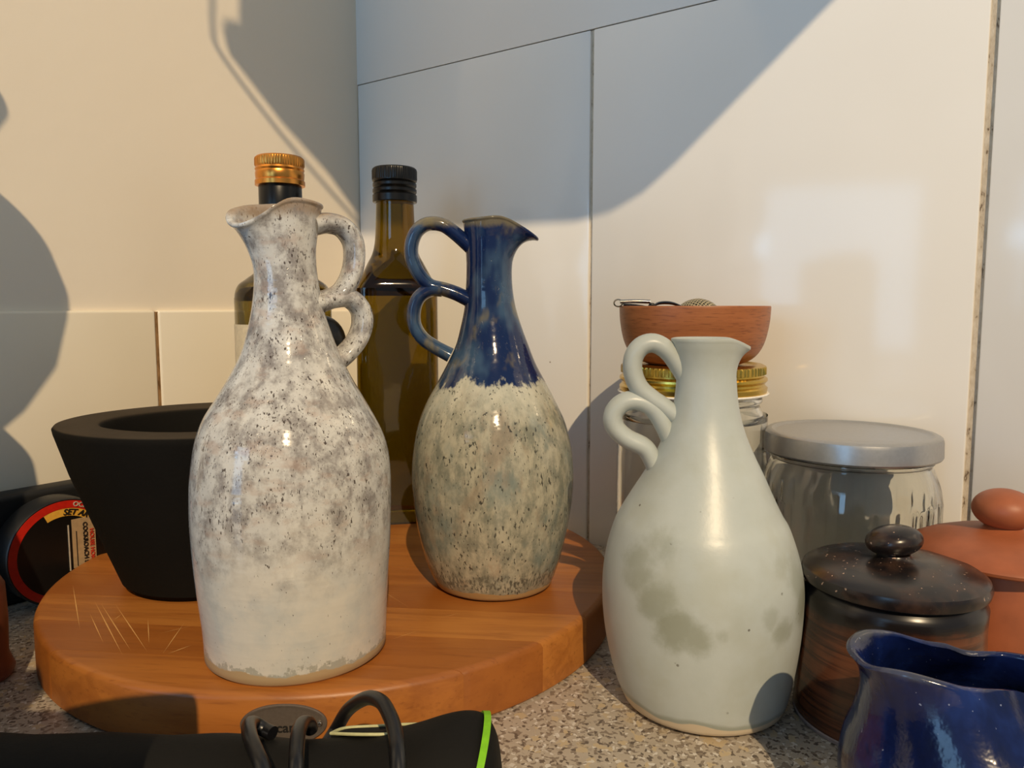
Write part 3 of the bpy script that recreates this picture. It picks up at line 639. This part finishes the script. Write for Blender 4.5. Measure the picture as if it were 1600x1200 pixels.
lettering('COCKROACH SUPER', .0038, .0124, tr-.001, M['ink'], -pi/2)
lettering('HOUSE HOME P', .0036, .0164, tr-.001, M['red_ink'], -pi/2)
link('fine_print', box(.0019, .0026, -.0107, -.0102, tr-.013, tr+.017), M['white_ink'], tn)
link('fine_print', box(.0068, .0072, -.0107, -.0102, tr-.011, tr+.012), M['ink'], tn)
bpn = ground(-48, 1062, 0)
cp = thing('clay_pot', (bpn.x, bpn.y, 0), 'red-brown clay pot cut off by the left edge', 'pot')
link('body', lathe([(.016, 0), (.0195, .001), (.0205, .004), (.019, .008), (.0178, .012), (.0185, .03), (.0180, .048), (.0160, .052), (.0145, .051), (.015, .01), (.001, .008)], 64), M['brown_clay'], cp)
# unseen gourd shape added to cast the round shadow on the left wall
GYY = .30
def trace(p, y): return p-SD*((p.y-y)/SD.y)
gx = trace(on_wall(-20, 515, NL), GYY).x-.012
gp = [(trace(on_wall(px, py, NL), GYY)) for px, py in ((60, 750), (30, 715), (4, 686), (50, 645), (95, 582), (110, 516), (106, 485), (85, 432), (50, 396), (0, 372), (-20, 340), (-22, 240), (0, 200), (12, 184), (0, 165))]
gr = [(.058, 0), (.062, .002), (.074, .05), (gp[0].x-gx+.006, gp[0].z*.75)]+[(p.x-gx, p.z) for p in gp]
gd = thing('gourd_blocker', (gx, GYY, 0), 'dark gourd-shaped blocker added unseen at left to cast the wall shadow', 'bottle')
link('body', lathe(gr, 72, sharp=70), M['gourd'], gd)

# ------------------------------------------------------------ tray added out of view, its outline cut to shade the corner
TYp = .10
outl = [(378, -160), (378, 34), (352, 30), (362, 70), (446, 180), (516, 258), (561, 322)]
outr = [(561, 349), (740, 334), (905, 324), (960, 308), (1010, 278), (1060, 232), (1285, -2), (1440, -160), (900, -330), (561, -420)]
pts = [trace(on_wall(x, y, NL), TYp) for x, y in outl]+[trace(on_wall(x, y, NR), TYp) for x, y in outr]
c0 = sum(pts, Vector())/len(pts)
ty = thing('hanging_occluder', (c0.x, TYp, c0.z), 'grey tray with wire, added out of view to shade the corner', 'occluder')
rel = [p-Vector((c0.x, TYp, c0.z)) for p in pts]
link('occluder_panel', ringmesh([[(p.x, y, p.z) for p in rel] for y in (0, -.012)], sharp=30), M['occluder'], ty)
wire = [trace(on_wall(x, y, NL), TYp)-Vector((c0.x, TYp, c0.z)) for x, y in ((332, -160), (332, 0), (333, 45), (345, 84), (428, 196), (498, 278), (560, 348))]
link('occluder_wire', tube(wire, .0018, .0018, None, 10, 50), M['steel'], ty)
top = max(p.z for p in rel)
link('occluder_strap', tube([(.0, -.006, top-.01), (.0, -.006, top+.25)], .004, .002, None, 10, 6), M['occluder'], ty)

# ------------------------------------------------------------ unseen blocks added left of the viewpoint to shade the worktop
to = thing('tall_blocker', (-.240, -.045, 0), 'unseen tall black coffee machine standing left of the viewpoint', 'coffee machine')
link('body', box(-.070, .070, -.085, .085, .012, .285, .014, 4), M['case'], to)
link('base', box(-.064, .064, -.080, .080, 0, .014, .003), M['inner_black'], to)
link('blocker_top', box(-.060, .060, -.060, .020, .284, .300, .006, 3), M['black_plastic'], to)
link('blocker_nose', box(-.014, .014, -.112, -.082, .19, .215, .005, 3), M['steel'], to)
cd = thing('low_blocker', (-.190, .088, 0), 'unseen low black caddy in front of the coffee machine, left of the viewpoint', 'blocker')  # low block added so the board's near-left side falls in shade
link('body', box(-.090, .090, -.042, .042, 0, .150, .006, 3), M['case'], cd)
link('lid', box(-.091, .091, -.043, .043, .151, .176, .006, 3), M['black_plastic'], cd)
